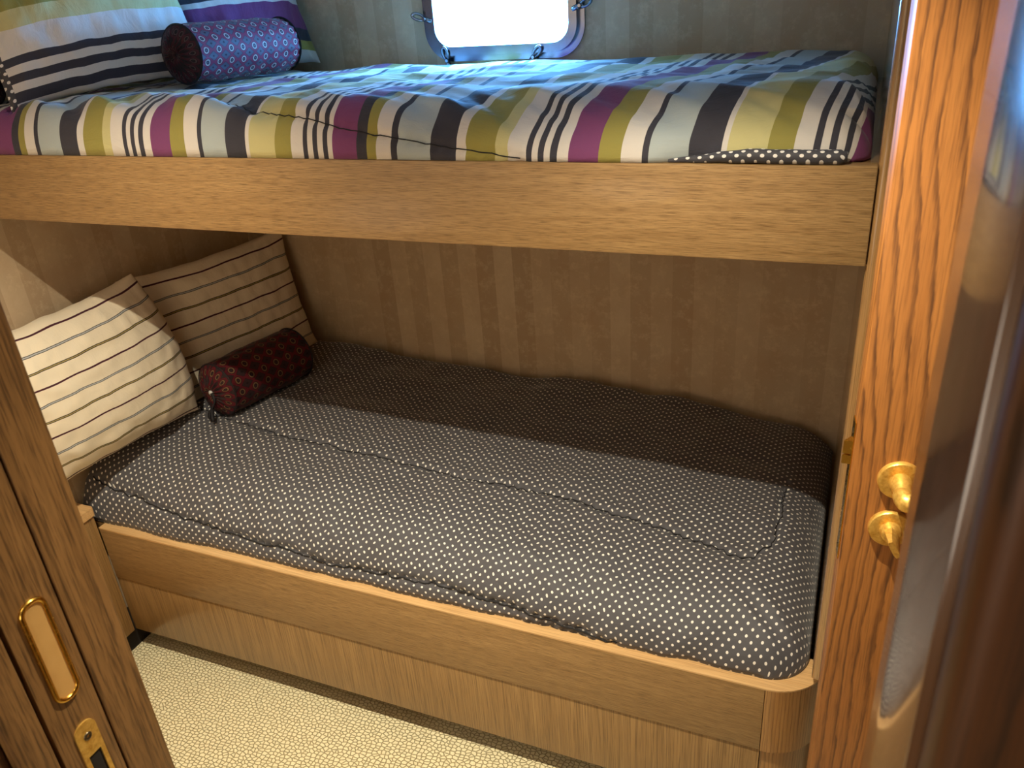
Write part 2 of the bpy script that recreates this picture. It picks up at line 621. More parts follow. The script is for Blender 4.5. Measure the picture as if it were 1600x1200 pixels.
# strike plate below it with rounded top, a screw and the latch pocket
bm = bmesh.new()
pocket = [(0.3030, 1.066), (0.3160, 1.066), (0.3160, 1.102), (0.3030, 1.102)]
plate_yz(bm, 0.2985, 0.3200, 0.996, 1.139, 0.0098, XS, XS + 0.0018, [pocket])
sp = bm_obj('strike_plate', bm, 'brass_plate', jl)
sp['label'] = 'worn brass strike plate with latch pocket'
bm = bmesh.new()
add_lathe(bm, [(0, 0.0012), (0.0012, 0.0012), (0.002, 0.003), (0.0036, 0.0026), (0.0042, 0.0018), (0.0042, 0)], frame_M((XS, 0.3092, 1.123), (1, 0, 0)), 20)
bm_obj('screw', bm, 'screw_steel', sp, smooth=True)
bm = bmesh.new()
for sx in (0, 1):
    add_box(bm, (XS - 0.0005, 0.3030, 1.0665), (XS + 0.0003, 0.3160, 1.1015))
    break
bm_obj('pocket_shade', bm, 'dark_void', sp)  # thin dark sheet in the plate's opening; colour stands in for the hollow's shade
bm = bmesh.new()
pts = [(XS + 0.0016, 0.3045 + 0.0008 * i, 1.068 + 0.0045 * math.sin(i / 12 * PI)) for i in range(13)]
add_tube(bm, pts, 0.0022, 8)
bm_obj('strike_tongue', bm, 'brass', sp, smooth=True)

# right jamb : glossy reveal facing -X, then a rounded casing
jr = empty('door_jamb', (JR, DW1, 0))
tag(jr, 'dark glossy varnished oak door jamb blurred at the right edge of the photo', 'door jamb', kind='structure')
bm = bmesh.new()
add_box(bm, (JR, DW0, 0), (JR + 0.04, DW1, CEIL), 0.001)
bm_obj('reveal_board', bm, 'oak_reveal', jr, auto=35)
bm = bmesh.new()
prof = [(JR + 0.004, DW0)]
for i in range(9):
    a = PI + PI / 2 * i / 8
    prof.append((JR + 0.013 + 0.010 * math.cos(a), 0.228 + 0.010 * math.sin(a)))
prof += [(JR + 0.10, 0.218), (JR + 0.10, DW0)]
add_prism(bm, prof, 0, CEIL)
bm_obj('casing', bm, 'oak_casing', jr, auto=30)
bm = bmesh.new()
add_box(bm, (JL - 0.04, DW0, 1.93), (JR + 0.04, DW1, CEIL))
tag(bm_obj('trim_door_head', bm, 'oak_jamb'), kind='structure')

# ------------------------------------------------------------------ oak door with brass handle and turn
TH = math.radians(6.3)
LATCH = Vector((0.0292, 0.90, 0))
RZ = Matrix.Rotation(TH, 3, 'Z')
door = empty('door_leaf', (LATCH.x, LATCH.y, 0))
tag(door, 'orange oak door with brass lever handle and thumb turn right of the bunks', 'door', kind='structure')


def dpt(a, out, z):
    """a metres from the latch edge along the leaf, out metres proud of the face seen from the doorway"""
    v = RZ @ Vector((a, -out, 0))
    return Vector((LATCH.x + v.x, LATCH.y + v.y, z))


bm = bmesh.new()
add_box(bm, (0, 0, 0.015), (0.60, 0.038, 1.96), 0.0018)
leaf = bm_obj('leaf', bm, 'oak_door', None, auto=35)
leaf.rotation_euler = (0, 0, TH)
leaf.location = (LATCH.x, LATCH.y, 0)
bpy.context.view_layer.update()
leaf.parent = door
leaf.matrix_parent_inverse = door.matrix_world.inverted()
OUTV = RZ @ Vector((0, -1, 0))
ALONG = RZ @ Vector((1, 0, 0))
ROS = [(0, 0), (0.0250, 0), (0.0250, 0.0045), (0.0238, 0.0062), (0.0215, 0.0068), (0.013, 0.0068), (0.012, 0.0068), (0, 0.0068)]
# lever handle
HA, HZ = 0.0535, 1.1385
hr = bmesh.new()
add_lathe(hr, ROS, frame_M(dpt(HA, 0, HZ), OUTV), 48)
h = bm_obj('handle_rose', hr, 'brass_plate', door, auto=40)
bm = bmesh.new()
add_lathe(bm, [(0, 0), (0.0125, 0), (0.0118, 0.010), (0.0105, 0.016), (0.0095, 0.018), (0.0095, 0.040), (0, 0.040)], frame_M(dpt(HA, 0.0068, HZ), OUTV), 28)
bm_obj('handle_neck', bm, 'brass_plate', h, auto=40)
bm = bmesh.new()
pts, rr = [], []
for i in range(7):
    q = i / 6
    pts.append(dpt(HA - 0.001 + 0.004 * q * q, 0.034 + 0.014 * math.sin(q * PI / 2), HZ - 0.0005 * q))
    rr.append(0.0112)
for i in range(1, 12):
    q = i / 11
    pts.append(dpt(HA + 0.005 + 0.105 * q, 0.048 + 0.003 * math.sin(q * PI), HZ - 0.004 * math.sin(q * PI)))
    rr.append(0.0112 - 0.002 * q)
add_tube(bm, pts, rr, 14)
bm_obj('handle_lever', bm, 'brass_plate', h, smooth=True)
# thumb turn
TA, TZ = 0.0515, 1.0690
bm = bmesh.new()
add_lathe(bm, ROS, frame_M(dpt(TA, 0, TZ), OUTV), 48)
tr = bm_obj('turn_rose', bm, 'brass_plate', door, auto=40)
bm = bmesh.new()
add_lathe(bm, [(0, 0), (0.0125, 0), (0.0122, 0.006), (0.0105, 0.011), (0.0085, 0.012), (0, 0.012)], frame_M(dpt(TA, 0.0068, TZ), OUTV), 28)
bm_obj('turn_collar', bm, 'brass_plate', tr, auto=40)
bm = bmesh.new()
tilt = math.radians(28)
ax = (ALONG * math.sin(tilt) + Vector((0, 0, -math.cos(tilt)))).normalized()
sd = ax.cross(OUTV).normalized()
base = dpt(TA, 0.014, TZ)
ring_prev = None
for q, hw, th in ((0, 0.0105, 0.0075), (0.3, 0.0110, 0.0068), (0.7, 0.0115, 0.0045), (1, 0.0118, 0.0035)):
    c = base + OUTV * (0.032 * q)
    ring = [bm.verts.new(c + ax * (hw * a) + sd * (th * b)) for a, b in ((-1, -0.6), (-0.6, -1), (0.6, -1), (1, -0.6), (1, 0.6), (0.6, 1), (-0.6, 1), (-1, 0.6))]
    if ring_prev:
        for i in range(8):
            bm.faces.new((ring_prev[i], ring_prev[(i + 1) % 8], ring[(i + 1) % 8], ring[i]))
    else:
        bm.faces.new(ring)
    ring_prev = ring
bm.faces.new(ring_prev)
bm_obj('turn_knob', bm, 'brass_plate', tr, auto=30)
# latch faceplate and bolt on the leaf's edge
bm = bmesh.new()
add_box(bm, (-0.0018, 0.009, 1.005), (0.0, 0.029, 1.205), 0.0006)
fp = bm_obj('latch_plate', bm, 'brass', None)
fp.matrix_world = Matrix.Translation((LATCH.x, LATCH.y, 0)) @ RZ.to_4x4()
bpy.context.view_layer.update()
fp.parent = door
fp.matrix_parent_inverse = door.matrix_world.inverted()
bm = bmesh.new()
for z0, z1 in ((1.146, 1.158), (1.160, 1.178)):
    vs = []
    for z in (z0, z1):
        vs.append([bm.verts.new(dpt(a, o_, z)) for a, o_ in ((-0.001, -0.012), (-0.011, -0.014), (-0.001, -0.026))])
    for i in range(3):
        bm.faces.new((vs[0][i], vs[0][(i + 1) % 3], vs[1][(i + 1) % 3], vs[1][i]))
    bm.faces.new(vs[0])
    bm.faces.new(vs[1])
bm_obj('latch_bolt', bm, 'brass', fp)
for zc in (1.02, 1.19):
    bm = bmesh.new()
    add_lathe(bm, [(0.0035, 0), (0.003, 0.0008), (0, 0.001)], frame_M(dpt(-0.0018, -0.019, zc), -ALONG), 14)
    bm_obj('screw', bm, 'screw_steel', fp, smooth=True)

# ------------------------------------------------------------------ bunks
def rail_box(lo, hi, bev=0.003):
    bm = bmesh.new()
    add_box(bm, lo, hi, bev)
    return bm


ub = empty('bunk_bed', (-0.94, FRONT, 1.298))
tag(ub, 'upper built-in bunk with wide horizontal-grained oak front rail', 'bunk')
UT, UB = 1.4385, 1.298
bm_obj('front_rail', rail_box((LEFT, FRONT, UB), (RIGHT, FRONT + 0.028, UT), 0.0025), 'oak_rail', ub, auto=35)
bm_obj('bed_deck', rail_box((LEFT, FRONT + 0.028, UB + 0.012), (RIGHT, BACK, UT - 0.002), 0.0), 'oak_panel', ub)

lb = empty('bunk_bed', (-0.94, FRONT, 0))
tag(lb, 'lower built-in bunk with oak rail, rounded corner post and recessed plinth', 'bunk')
LT, LB_, PB = 0.4450, 0.275, 0.080
CX, CY, RC = -0.058, FRONT + 0.105, 0.105
LX = -1.80
bm_obj('front_rail', rail_box((LX, FRONT, LB_), (CX - 0.001, FRONT + 0.024, LT - 0.004), 0.0015), 'oak_rail', lb, auto=35)


def arc(r, n=14):
    return [(CX + r * math.cos(-PI / 2 + PI / 2 * i / n), CY + r * math.sin(-PI / 2 + PI / 2 * i / n)) for i in range(n + 1)]


bm = bmesh.new()
add_prism(bm, arc(RC) + arc(RC - 0.024)[::-1], LB_ - 0.002, LT - 0.004)
bm_obj('corner_post', bm, 'oak_post', lb, auto=30)
# pale cap that runs along the rail and round the corner
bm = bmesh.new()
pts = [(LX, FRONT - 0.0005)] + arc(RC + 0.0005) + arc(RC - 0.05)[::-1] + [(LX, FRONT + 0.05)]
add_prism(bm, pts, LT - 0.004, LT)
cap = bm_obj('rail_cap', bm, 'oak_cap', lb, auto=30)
cap['label'] = 'paler oak capping strip'
bm_obj('plinth_panel', rail_box((LX - 0.004, FRONT + 0.004, PB), (CX - 0.001, FRONT + 0.022, LB_), 0.0012), 'oak_upright', lb, auto=35)
bm = bmesh.new()
add_prism(bm, arc(RC - 0.012) + arc(RC - 0.03)[::-1], PB, LB_ - 0.002)
bm_obj('plinth_post', bm, 'oak_post', lb, auto=30)
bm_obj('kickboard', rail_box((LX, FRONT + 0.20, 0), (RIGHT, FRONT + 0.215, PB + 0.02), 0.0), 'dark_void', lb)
bm_obj('bed_deck', rail_box((LEFT, FRONT + 0.024, LT - 0.03), (CX, BACK, LT - 0.0045), 0.0), 'oak_panel', lb)

# low side locker at the head of the lower bunk
lk = empty('side_locker', (-1.85, 1.0, 0))
tag(lk, 'low oak side locker with overhanging top at left end of the lower bunk', 'locker')
bm_obj('side_panel', rail_box((LEFT, 0.80, PB), (LX - 0.001, FRONT - 0.002, 0.487), 0.0012), 'oak_upright', lk, auto=35)
bm = bmesh.new()
pts = [(LEFT, 0.78)] + [(LX + 0.004, 0.78)] + [(LX + 0.004 - 0.008 + 0.008 * math.cos(a), FRONT + 0.004 - 0.008 + 0.008 * math.sin(a)) for a in (0, PI / 8, PI / 4, 3 * PI / 8, PI / 2)] + [(LEFT, FRONT + 0.004)]
add_prism(bm, pts, 0.487, 0.511)
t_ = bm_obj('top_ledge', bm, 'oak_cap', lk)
bm_obj('base', rail_box((LEFT, 0.84, 0), (LX - 0.03, FRONT + 0.2, PB), 0.0), 'dark_void', lk)


# ------------------------------------------------------------------ quilts
def densify(poly, wob=0.0, seed=0.0, step=0.012):
    out = []
    for a, b in zip(poly[:-1], poly[1:]):
        n = max(2, int(math.dist(a, b) / step))
        for i in range(n):
            q = i / n
            x, y, z = (a[k_] + (b[k_] - a[k_]) * q for k_ in range(3))
            w_ = wob * nz(x * 9, seed, 1.3)
            out.append((x, y + (w_ if z > 0.6 else 0), z + (0 if z > 0.6 else w_)))
    out.append(poly[-1])
    return out


def world_bvh(ob_):
    bpy.context.view_layer.update()
    vs, fs = [], []
    for o_ in [ob_] + list(ob_.children_recursive):
        if o_.type == 'MESH':
            n0 = len(vs)
            vs += [o_.matrix_world @ v.co for v in o_.data.vertices]
            fs += [tuple(n0 + i for i in p.vertices) for p in o_.data.polygons]
    return BVHTree.FromPolygons(vs, fs)


def quilt(name, x0, x1, y0, y1, zb, H, rf, rb, rs, rc, seams, folds, mat, NX=460, NY=200, wob=0.006, pw=2.2, seed=0.0, skew=None, edge=None, rests=(), rl=0.07):
    s = np.sin(np.linspace(-1, 1, NX) * PI / 2 * 0.97)
    s = s / s.max()
    s = (s + 1) / 2
    tt = np.linspace(0, 1, NY) ** 1.35
    V = np.zeros((NY, NX, 3))
    for j in range(NY):
        y = y0 + (y1 - y0) * tt[j]
        ins = 0.0
        if y - y0 < rc:
            ins = rc - math.sqrt(max(rc * rc - (rc - (y - y0)) ** 2, 0))
        V[j, :, 0] = x0 + (x1 - ins - x0) * s
        V[j, :, 1] = y
    X, Y = V[..., 0].ravel(), V[..., 1].ravel()
    # wavy front edge
    ew = np.array([nz(x * 5, seed, 0.2) * wob + nz(x * 17, seed, 3.2) * wob * 0.5 for x in V[0, :, 0]])
    if edge:
        ew = ew + np.array([edge(x) for x in V[0, :, 0]])
    fade = np.clip(1 - (V[..., 1] - y0) / 0.12, 0, 1)
    V[..., 1] += (ew[None, :] * fade)
    # distance to the rounded outline
    xc, yc, hx, hy = (x0 + x1) / 2, (y0 + y1) / 2, (x1 - x0) / 2, (y1 - y0) / 2

    rfv = np.array([rf(x) for x in X])

    def prof(d, r):
        q = 1 - np.clip(d / r, 0, 1)
        return (1 - q ** pw) ** (1 / pw)
    dx = np.minimum((x1 - X), 9)
    corner = (X > x1 - rc) & (Y < y0 + rc)
    dr = rc - np.hypot(X - (x1 - rc), Y - (y0 + rc))
    df = Y - y0
    pf = prof(np.where(corner, np.clip(dr, 0, None), df), rfv)
    pr = prof(np.where(corner, np.clip(dr, 0, None), dx), rs)
    f = np.minimum(pf, pr) * prof(y1 - Y, rb) * prof(X - x0, rl)
    Hm = np.array([H(x, y) for x, y in zip(X, Y)])
    Z = zb + Hm * f
    lump = np.array([nz(x * 6, y * 7, seed) * 0.008 + nz(x * 15, y * 15, seed + 2) * 0.0035 for x, y in zip(X, Y)])
    Z += lump * f
    Z += np.array([folds(x, y) for x, y in zip(X, Y)]) * np.minimum(f, 1)
    V[..., 2] = Z.reshape(NY, NX)
    # the wadding gives under whatever lies on it
    for ob_ in rests:
        tr_ = world_bvh(ob_)
        F_ = V.reshape(-1, 3)
        for q in range(len(F_)):
            x_, y_, z_ = F_[q]
            if x_ > -1.15:
                continue
            for ox, oy in ((0, 0), (.012, 0), (-.012, 0), (0, .012), (0, -.012), (.01, .01), (-.01, .01), (.01, -.01), (-.01, -.01)):
                hit = tr_.ray_cast(Vector((x_ + ox, y_ + oy, zb - 0.05)), Vector((0, 0, 1)), z_ - zb + 0.056)[0]
                if hit is not None:
                    F_[q, 2] = max(zb + 0.002, min(F_[q, 2], hit.z - 0.006))
        V = F_.reshape(NY, NX, 3)

    # stitched seams sink into the wadding and gather the cloth beside them
    def bvh_of():
        fl = [(j * NX + i, j * NX + i + 1, (j + 1) * NX + i + 1, (j + 1) * NX + i) for j in range(NY - 1) for i in range(NX - 1)]
        return BVHTree.FromPolygons(V.reshape(-1, 3).tolist(), fl)
    tree = bvh_of()
    lines = []
    for poly, depth, width in seams:
        pts = np.array([tuple(tree.find_nearest(Vector(q))[0]) for q in poly])
        lines.append(pts)
    gy, gx = np.gradient(V, axis=0), np.gradient(V, axis=1)
    Nn = np.cross(gx, gy)
    Nn /= np.maximum(np.linalg.norm(Nn, axis=2, keepdims=True), 1e-9)
    F = V.reshape(-1, 3)
    NF = Nn.reshape(-1, 3)
    for pts, (poly, depth, width) in zip(lines, seams):
        near = np.where((F[:, 0] > pts[:, 0].min() - .1) & (F[:, 0] < pts[:, 0].max() + .1) & (F[:, 1] > pts[:, 1].min() - .1) & (F[:, 1] < pts[:, 1].max() + .1))[0]
        d = np.full(len(near), 9.0)
        for q in pts[::2]:
            d = np.minimum(d, np.linalg.norm(F[near] - q, axis=1))
        g = np.array([nz(x * 58, y * 14 + z * 20, seed + 5) for x, y, z in F[near]])
        F[near] += NF[near] * ((-depth * np.exp(-(d / width) ** 2)) + depth * 0.36 * g * np.exp(-(d / 0.04) ** 2))[:, None]
    F[:, 2] = np.maximum(F[:, 2], zb)
    V = F.reshape(NY, NX, 3)
    # arc length for the cloth pattern
    dv = np.sqrt(np.diff(V[:, :, 1], axis=0) ** 2 + np.diff(V[:, :, 2], axis=0) ** 2)
    zz = np.where(V[:, :, 1] < y0 + 0.16, V[:, :, 2], 0)
    dz_ = np.diff(zz, axis=0) * (V[1:, :, 1] < y0 + 0.155)
    ker = np.ones(201) / 201
    dz_ = np.array([np.convolve(np.pad(r_, 100, mode='edge'), ker, 'valid') for r_ in dz_])
    dv = np.sqrt(np.diff(V[:, :, 1], axis=0) ** 2 + dz_ ** 2)
    vv = np.vstack([np.zeros((1, NX)), np.cumsum(dv, axis=0)])
    uu = V[..., 0].copy()
    du = np.diff(V[:, :, 0], axis=1)
    ex_ = (np.sqrt(du ** 2 + np.diff(V[:, :, 2], axis=1) ** 2) - du) * (V[:, 1:, 0] > x1 - rs)
    uu[:, 1:] += np.cumsum(ex_, axis=1)
    if skew:
        uu -= np.array([skew(x) for x in X]).reshape(NY, NX) * np.clip(V[..., 1] - y0, 0, None)
    verts = V.reshape(-1, 3).tolist()
    faces = []
    for j in range(NY - 1):
        for i in range(NX - 1):
            a = j * NX + i
            faces.append((a, a + 1, a + NX + 1, a + NX))
    nb = len(verts)
    border = [i for i in range(NX)] + [j * NX + NX - 1 for j in range(1, NY)] + [(NY - 1) * NX + i for i in range(NX - 2, -1, -1)] + [j * NX for j in range(NY - 2, 0, -1)]
    # flat underside
    cen = [np.mean([verts[b][q] for b in border]) for q in range(2)] + [zb]
    verts.append(cen)
    for a, b in zip(border, border[1:] + border[:1]):
        faces.append((b, a, nb))
    me = bpy.data.meshes.new(name)
    me.from_pydata(verts, [], faces)
    uvl = me.uv_layers.new(name='UVMap')
    idx = np.zeros(len(me.loops), dtype=np.int32)
    me.loops.foreach_get('vertex_index', idx)
    UV = np.zeros((nb + 1, 2))
    UV[:nb, 0] = uu.ravel()
    UV[:nb, 1] = vv.ravel()
    uvl.data.foreach_set('uv', UV[idx].ravel())
    ob = link(name, me, mat, None, True)

    tree = bvh_of()
    out = []
    for pts in lines:
        o_ = []
        for p_ in pts:
            c_, n_, *_r = tree.find_nearest(Vector(p_))
            if n_.z < -0.2:
                n_ = -n_
            o_.append(c_ + n_ * 0.0003)
        out.append(o_)
    return ob, out


# ------------------------------------------------------------------ pillows
def pillow(name, base, wdir, up, W, Hh, T, mats, u_off=0.0, seed=0.0, flange=0.0, belly=0.15, uscale=1.0, hem=None, bow=-0.045):
    """base: midpoint of the bottom edge; stripes run along wdir, pattern coordinate climbs along up"""
    N, Mn = 70, 64
    wd = Vector(wdir).normalized()
    upv = Vector(up)
    upv = (upv - wd * upv.dot(wd)).normalized()
    nrm = wd.cross(upv).normalized()
    if nrm.x < 0:
        nrm = -nrm
    verts, uvs, faces, mi = [], [], [], []

    def pos(a, b, side):
        sx = a * (1 + bow * (1 - b * b) + 0.03 * abs(a * b) ** 3)
        sy = b * (1 - 0.040 * (1 - a * a) + 0.03 * abs(a * b) ** 3)
        ea, eb = 1 - abs(a) ** 2.4, 1 - abs(b) ** 2.4
        th = T / 2 * (max(ea, 0) * max(eb, 0)) ** 0.52
        th *= 1 + belly * (-b) * 0.6
        edge = (1 - abs(a)) * 5 if abs(a) > abs(b) else (1 - abs(b)) * 5
        wr = 0.006 * nz(a * 5 + seed, b * 6, seed) + 0.004 * nz(a * 14, b * 3.4 + seed, 2 + seed)
        th += wr * min(1, max(edge, 0))
        jitter = 0.004 * nz(a * 4, b * 4, seed + 9)
        return wd * (sx * W / 2 + jitter) + upv * ((sy + 1) / 2 * Hh + jitter) + nrm * (th if side > 0 else -th * 0.75)
    b0 = Vector(base)
    for side in (1, -1):
        o_ = len(verts)
        for j in range(Mn):
            b = math.sin(-PI / 2 + PI * j / (Mn - 1))
            for i in range(N):
                a = math.sin(-PI / 2 + PI * i / (N - 1))
                verts.append(b0 + pos(a, b, side))
                uvs.append((u_off + (b + 1) / 2 * Hh * uscale, (a + 1) / 2 * W))
        for j in range(Mn - 1):
            for i in range(N - 1):
                q = o_ + j * N + i
                fc = (q, q + 1, q + N + 1, q + N)
                faces.append(fc if side > 0 else fc[::-1])
                mi.append((1 if len(mats) > 2 and math.sin(-PI / 2 + PI * i / (N - 1)) < -0.95 else 0) if side > 0 else (1 if len(mats) > 1 else 0))
    me = bpy.data.meshes.new(name)
    me.from_pydata([tuple(v) for v in verts], [], faces)
    uvl = me.uv_layers.new(name='UVMap')
    idx = np.zeros(len(me.loops), dtype=np.int32)
    me.loops.foreach_get('vertex_index', idx)
    uvl.data.foreach_set('uv', np.array(uvs)[idx].ravel())
    me.polygons.foreach_set('material_index', mi)
    b_ = bmesh.new()
    b_.from_mesh(me)
    bmesh.ops.remove_doubles(b_, verts=b_.verts, dist=0.0006)
    bmesh.ops.recalc_face_normals(b_, faces=b_.faces)
    b_.to_mesh(me)
    b_.free()
    ob = link(name, me, mats, None, True)
    if hem:
        # hem line of the pillowcase flap, a small fold a little in from the given end
        bm = bmesh.new()
        a0 = hem
        pts = []
        for j in range(40):
            b = -0.93 + 1.86 * j / 39
            pts.append(b0 + pos(a0, b, 1) + nrm * 0.0006)
        add_tube(bm, pts, 0.0012, 6)
        bm_obj('hem_fold', bm, hem_mat, ob, smooth=True)
    return ob


hem_mat = 'cream_ticking'
# lower pair, standing against the left wall
p1 = pillow('pillow', (-1.745, 1.312, 0.640), (0.13, 0.36, 0.045), (-0.21, -0.05, 1), 0.43, 0.405, 0.21, ['cream_ticking'], 0.012, 1.0, bow=0.16, belly=0.10, uscale=1.1)
tag(p1, 'cream pillow with thin dark stripes nearest the doorway on the lower bunk', 'pillow', 'striped cream pillows on the lower bunk')
p2 = pillow('pillow', (-1.715, 1.795, 0.606), (0.26, 1, 0.0), (-0.21, 0.03, 1), 0.56, 0.42, 0.13, ['cream_ticking'], 0.045, 3.0)
tag(p2, 'cream thin-striped pillow in the shaded far corner of the lower bunk', 'pillow', 'striped cream pillows on the lower bunk')
# upper pair
p3 = pillow('pillow', (-1.583, 1.466, 1.532), (0.36, 1, 0.05), (-0.33, 0.05, 1), 0.46, 0.46, 0.12, ['pillow_stripes', 'polka_lining', 'polka_lining'], 0.416 * 1.62, 5.0, uscale=-1.0)
tag(p3, 'broad-striped pillow nearest the camera on the upper bunk, dotted underside showing', 'pillow', 'striped pillows on the upper bunk')
p4 = pillow('pillow', (-1.535, 1.880, 1.522), (0.30, 1, 0.0), (-0.30, 0.05, 1), 0.44, 0.46, 0.12, ['pillow_stripes', 'polka_lining'], 0.945 * 1.62, 7.0, uscale=-1.15)
tag(p4, 'broad-striped pillow beside the far wall on the upper bunk, behind the purple bolster', 'pillow', 'striped pillows on the upper bunk')


# ------------------------------------------------------------------ bolsters
def bolster(label, c0, c1, r, mat, end_mat, seed=0.0, cord=False, loop=True, group='foulard bolster cushions'):
    c0, c1 = Vector(c0), Vector(c1)
    L = (c1 - c0).length
    M = frame_M(c0, c1 - c0)
    root = empty('bolster', tuple(c0))
    tag(root, label, 'bolster', group)
    SEG, NL = 84, 60

    def rad(h, th):
        q = h / L
        rr = r * (1 - 0.05 * (2 * q - 1) ** 4)
        rr += 0.0030 * nz(q * 7, th * 1.2, seed) + 0.0022 * nz(q * 3.0, th * 7, seed + 4)
        end = min(q, 1 - q)
        if end < 0.12:
            rr += 0.0016 * math.sin(th * 22 + seed) * (1 - end / 0.12)
        return rr
    bm = bmesh.new()
    uvl = bm.loops.layers.uv.new('UVMap')
    grid = []
    for j in range(NL + 1):
        h = L * j / NL
        grid.append([bm.verts.new(M @ Vector((rad(h, 2 * PI * i / SEG) * math.cos(2 * PI * i / SEG), rad(h, 2 * PI * i / SEG) * math.sin(2 * PI * i / SEG), h))) for i in range(SEG)])
    for j in range(NL):
        for i in range(SEG):
            k_ = (i + 1) % SEG
            f_ = bm.faces.new((grid[j][i], grid[j][k_], grid[j + 1][k_], grid[j + 1][i]))
            for lp, (jj, ii) in zip(f_.loops, ((j, i), (j, i + 1), (j + 1, i + 1), (j + 1, i))):
                lp[uvl].uv = (L * jj / NL, 2 * PI * r * ii / SEG)
    bm_obj('cover', bm, mat, root, smooth=True)
    for sgn, h0 in ((-1, 0.0), (1, L)):
        bm = bmesh.new()
        uvl = bm.loops.layers.uv.new('UVMap')
        prev = None
        NR = 16
        rings = []
        for j in range(NR + 1):
            q = j / NR
            rr = r * (1 - q) * 0.96 + 0.004
            ring = []
            for i in range(SEG):
                th = 2 * PI * i / SEG
                dome = r * 0.34 * math.sin(min(1, q * 1.15) * PI / 2) - 0.10 * r * max(0, q - 0.75) * 4
                pleat = 0.0032 * math.sin(th * 21) * math.sin(q * PI * 0.9) * (0.4 + q)
                ring.append(bm.verts.new(M @ Vector((rr * math.cos(th), rr * math.sin(th), h0 + sgn * (dome + pleat)))))
            rings.append(ring)
        for j in range(NR):
            for i in range(SEG):
                k_ = (i + 1) % SEG
                f_ = bm.faces.new((rings[j][i], rings[j][k_], rings[j + 1][k_], rings[j + 1][i]))
                for lp, (jj, ii) in zip(f_.loops, ((j, i), (j, i + 1), (j + 1, i + 1), (j + 1, i))):
                    lp[uvl].uv = (r * jj / NR, 2 * PI * r * ii / SEG * 1.25)
        bm.faces.new(rings[-1])
        cap_ = bm_obj('gathered_end', bm, end_mat, root, smooth=True)
        bm = bmesh.new()
        add_tube(bm, [M @ Vector(((r * 0.965) * math.cos(2 * PI * i / 64), (r * 0.965) * math.sin(2 * PI * i / 64), h0 + sgn * 0.001)) for i in range(64)], 0.0024, 8, closed=True)
        bm_obj('piping', bm, 'black_cord', root, smooth=True)
        tip = h0 + sgn * r * 0.27
        if sgn < 0 and cord:
            bm = bmesh.new()
            add_lathe(bm, [(0, 0.004), (0.006, 0.003), (0.008, 0), (0.006, -0.003)], M @ Matrix.Translation((0, 0, tip - 0.003)) @ Matrix.Rotation(PI, 4, 'X'), 16)
            bm_obj('end_button', bm, 'white_tag', cap_, smooth=True)
            for w_ in range(2):
                bm = bmesh.new()
                p0 = M @ Vector((0, 0, tip - 0.002))
                pts = [p0 + Vector((0.02 * q * (1 + 0.6 * w_) + 0.012 * math.sin(q * 5 + w_), -0.035 * q + 0.012 * w_ * math.sin(q * 4), -0.064 * q ** 1.3)) for q in np.linspace(0, 1, 14)]
                add_tube(bm, pts, [0.004 + 0.002 * math.sin(q * 9) for q in np.linspace(0, 1, 14)], 6)
                bm_obj('tie_cord', bm, 'black_cord', root, smooth=True)
        if sgn > 0 and loop:
            bm = bmesh.new()
            pts = [M @ Vector((0.010 + 0.009 * math.cos(a), 0.003 * math.sin(a), L + 0.30 * r + 0.012 * math.sin(a))) for a in np.linspace(-PI / 2, 1.5 * PI, 22)[:-1]]
            add_tube(bm, pts, 0.0017, 6, closed=True)
            bm_obj('hanging_loop', bm, 'black_cord', root, smooth=True)
    return root


b1 = bolster('purple bolster with pale oval motifs lying before the pillows on the upper bunk', (-1.452, 1.545, 1.5935), (-1.415, 1.865, 1.5845), 0.064, 'foulard', 'foulard_end', 1.0)
b2 = bolster('dark red bolster with dangling black tie on the lower bunk quilt', (-1.616, 1.556, 0.712), (-1.562, 1.842, 0.706), 0.080, 'foulard_dark', 'foulard_dark', 2.0, cord=True)
b3 = bolster('near-black bolster half hidden left of the near pillow on the upper bunk', (-1.845, 1.250, 1.572), (-1.735, 1.262, 1.572), 0.046, 'foulard_end', 'foulard_end', 3.0, loop=False)

# lower polka-dot quilt
def Hlow(x, y):
    a = (y - 1.2) / 0.9
    left = max(0.0, min(1.0, (-x - 0.1) / 1.6))
    rise = math.sin(min(max(a, 0) * 2.0, 1.0) * PI / 2)
    h = 0.100 + (0.028 + 0.040 * left) * rise + 0.030 * left
    return h * (1 - 0.38 * max(0.0, min(1.0, (x + 0.32) / 0.33)) * max(0.0, min(1.0, (y - 1.62) / 0.45)))


seam_front = densify([(-1.86, 1.285, 0.545), (-1.74, 1.255, 0.535), (-1.503, 1.24, 0.509), (-1.388, 1.24, 0.496), (-1.205, 1.24, 0.488), (-1.076, 1.24, 0.475),
                      (-0.974, 1.24, 0.475), (-0.764, 1.24, 0.484), (-0.62, 1.24, 0.470), (-0.48, 1.245, 0.455), (-0.36, 1.245, 0.450)], 0.008, 2.0)
seam_mid = densify([(-1.72, 1.555, .62), (-1.396, 1.52, .62), (-0.964, 1.503, .62), (-0.534, 1.498, .62), (-0.12, 1.445, .61), (-0.078, 1.52, .61), (-0.07, 1.75, .61)], 0.012, 5.0)


def folds_low(x, y):
    z = 0.0
    if y < 1.42:
        w = math.exp(-((y - 1.26) / 0.07) ** 2)
        z += 0.0095 * w * nz(x * 26 + (y - 1.2) * 30, y * 5, 7.7)
    z += 0.004 * nz(x * 4 + y * 9, y * 10 - x * 3, 4.1) + 0.0012 * nz(x * 22 + y * 20, y * 34 - x * 12, 2.6)
    if y > 1.8:
        z += (y - 1.8) / 0.3 * (0.020 * nz(x * 4.2, 0.5, 9.1) + 0.010 * nz(x * 11, 0.9, 2.1))
    return z


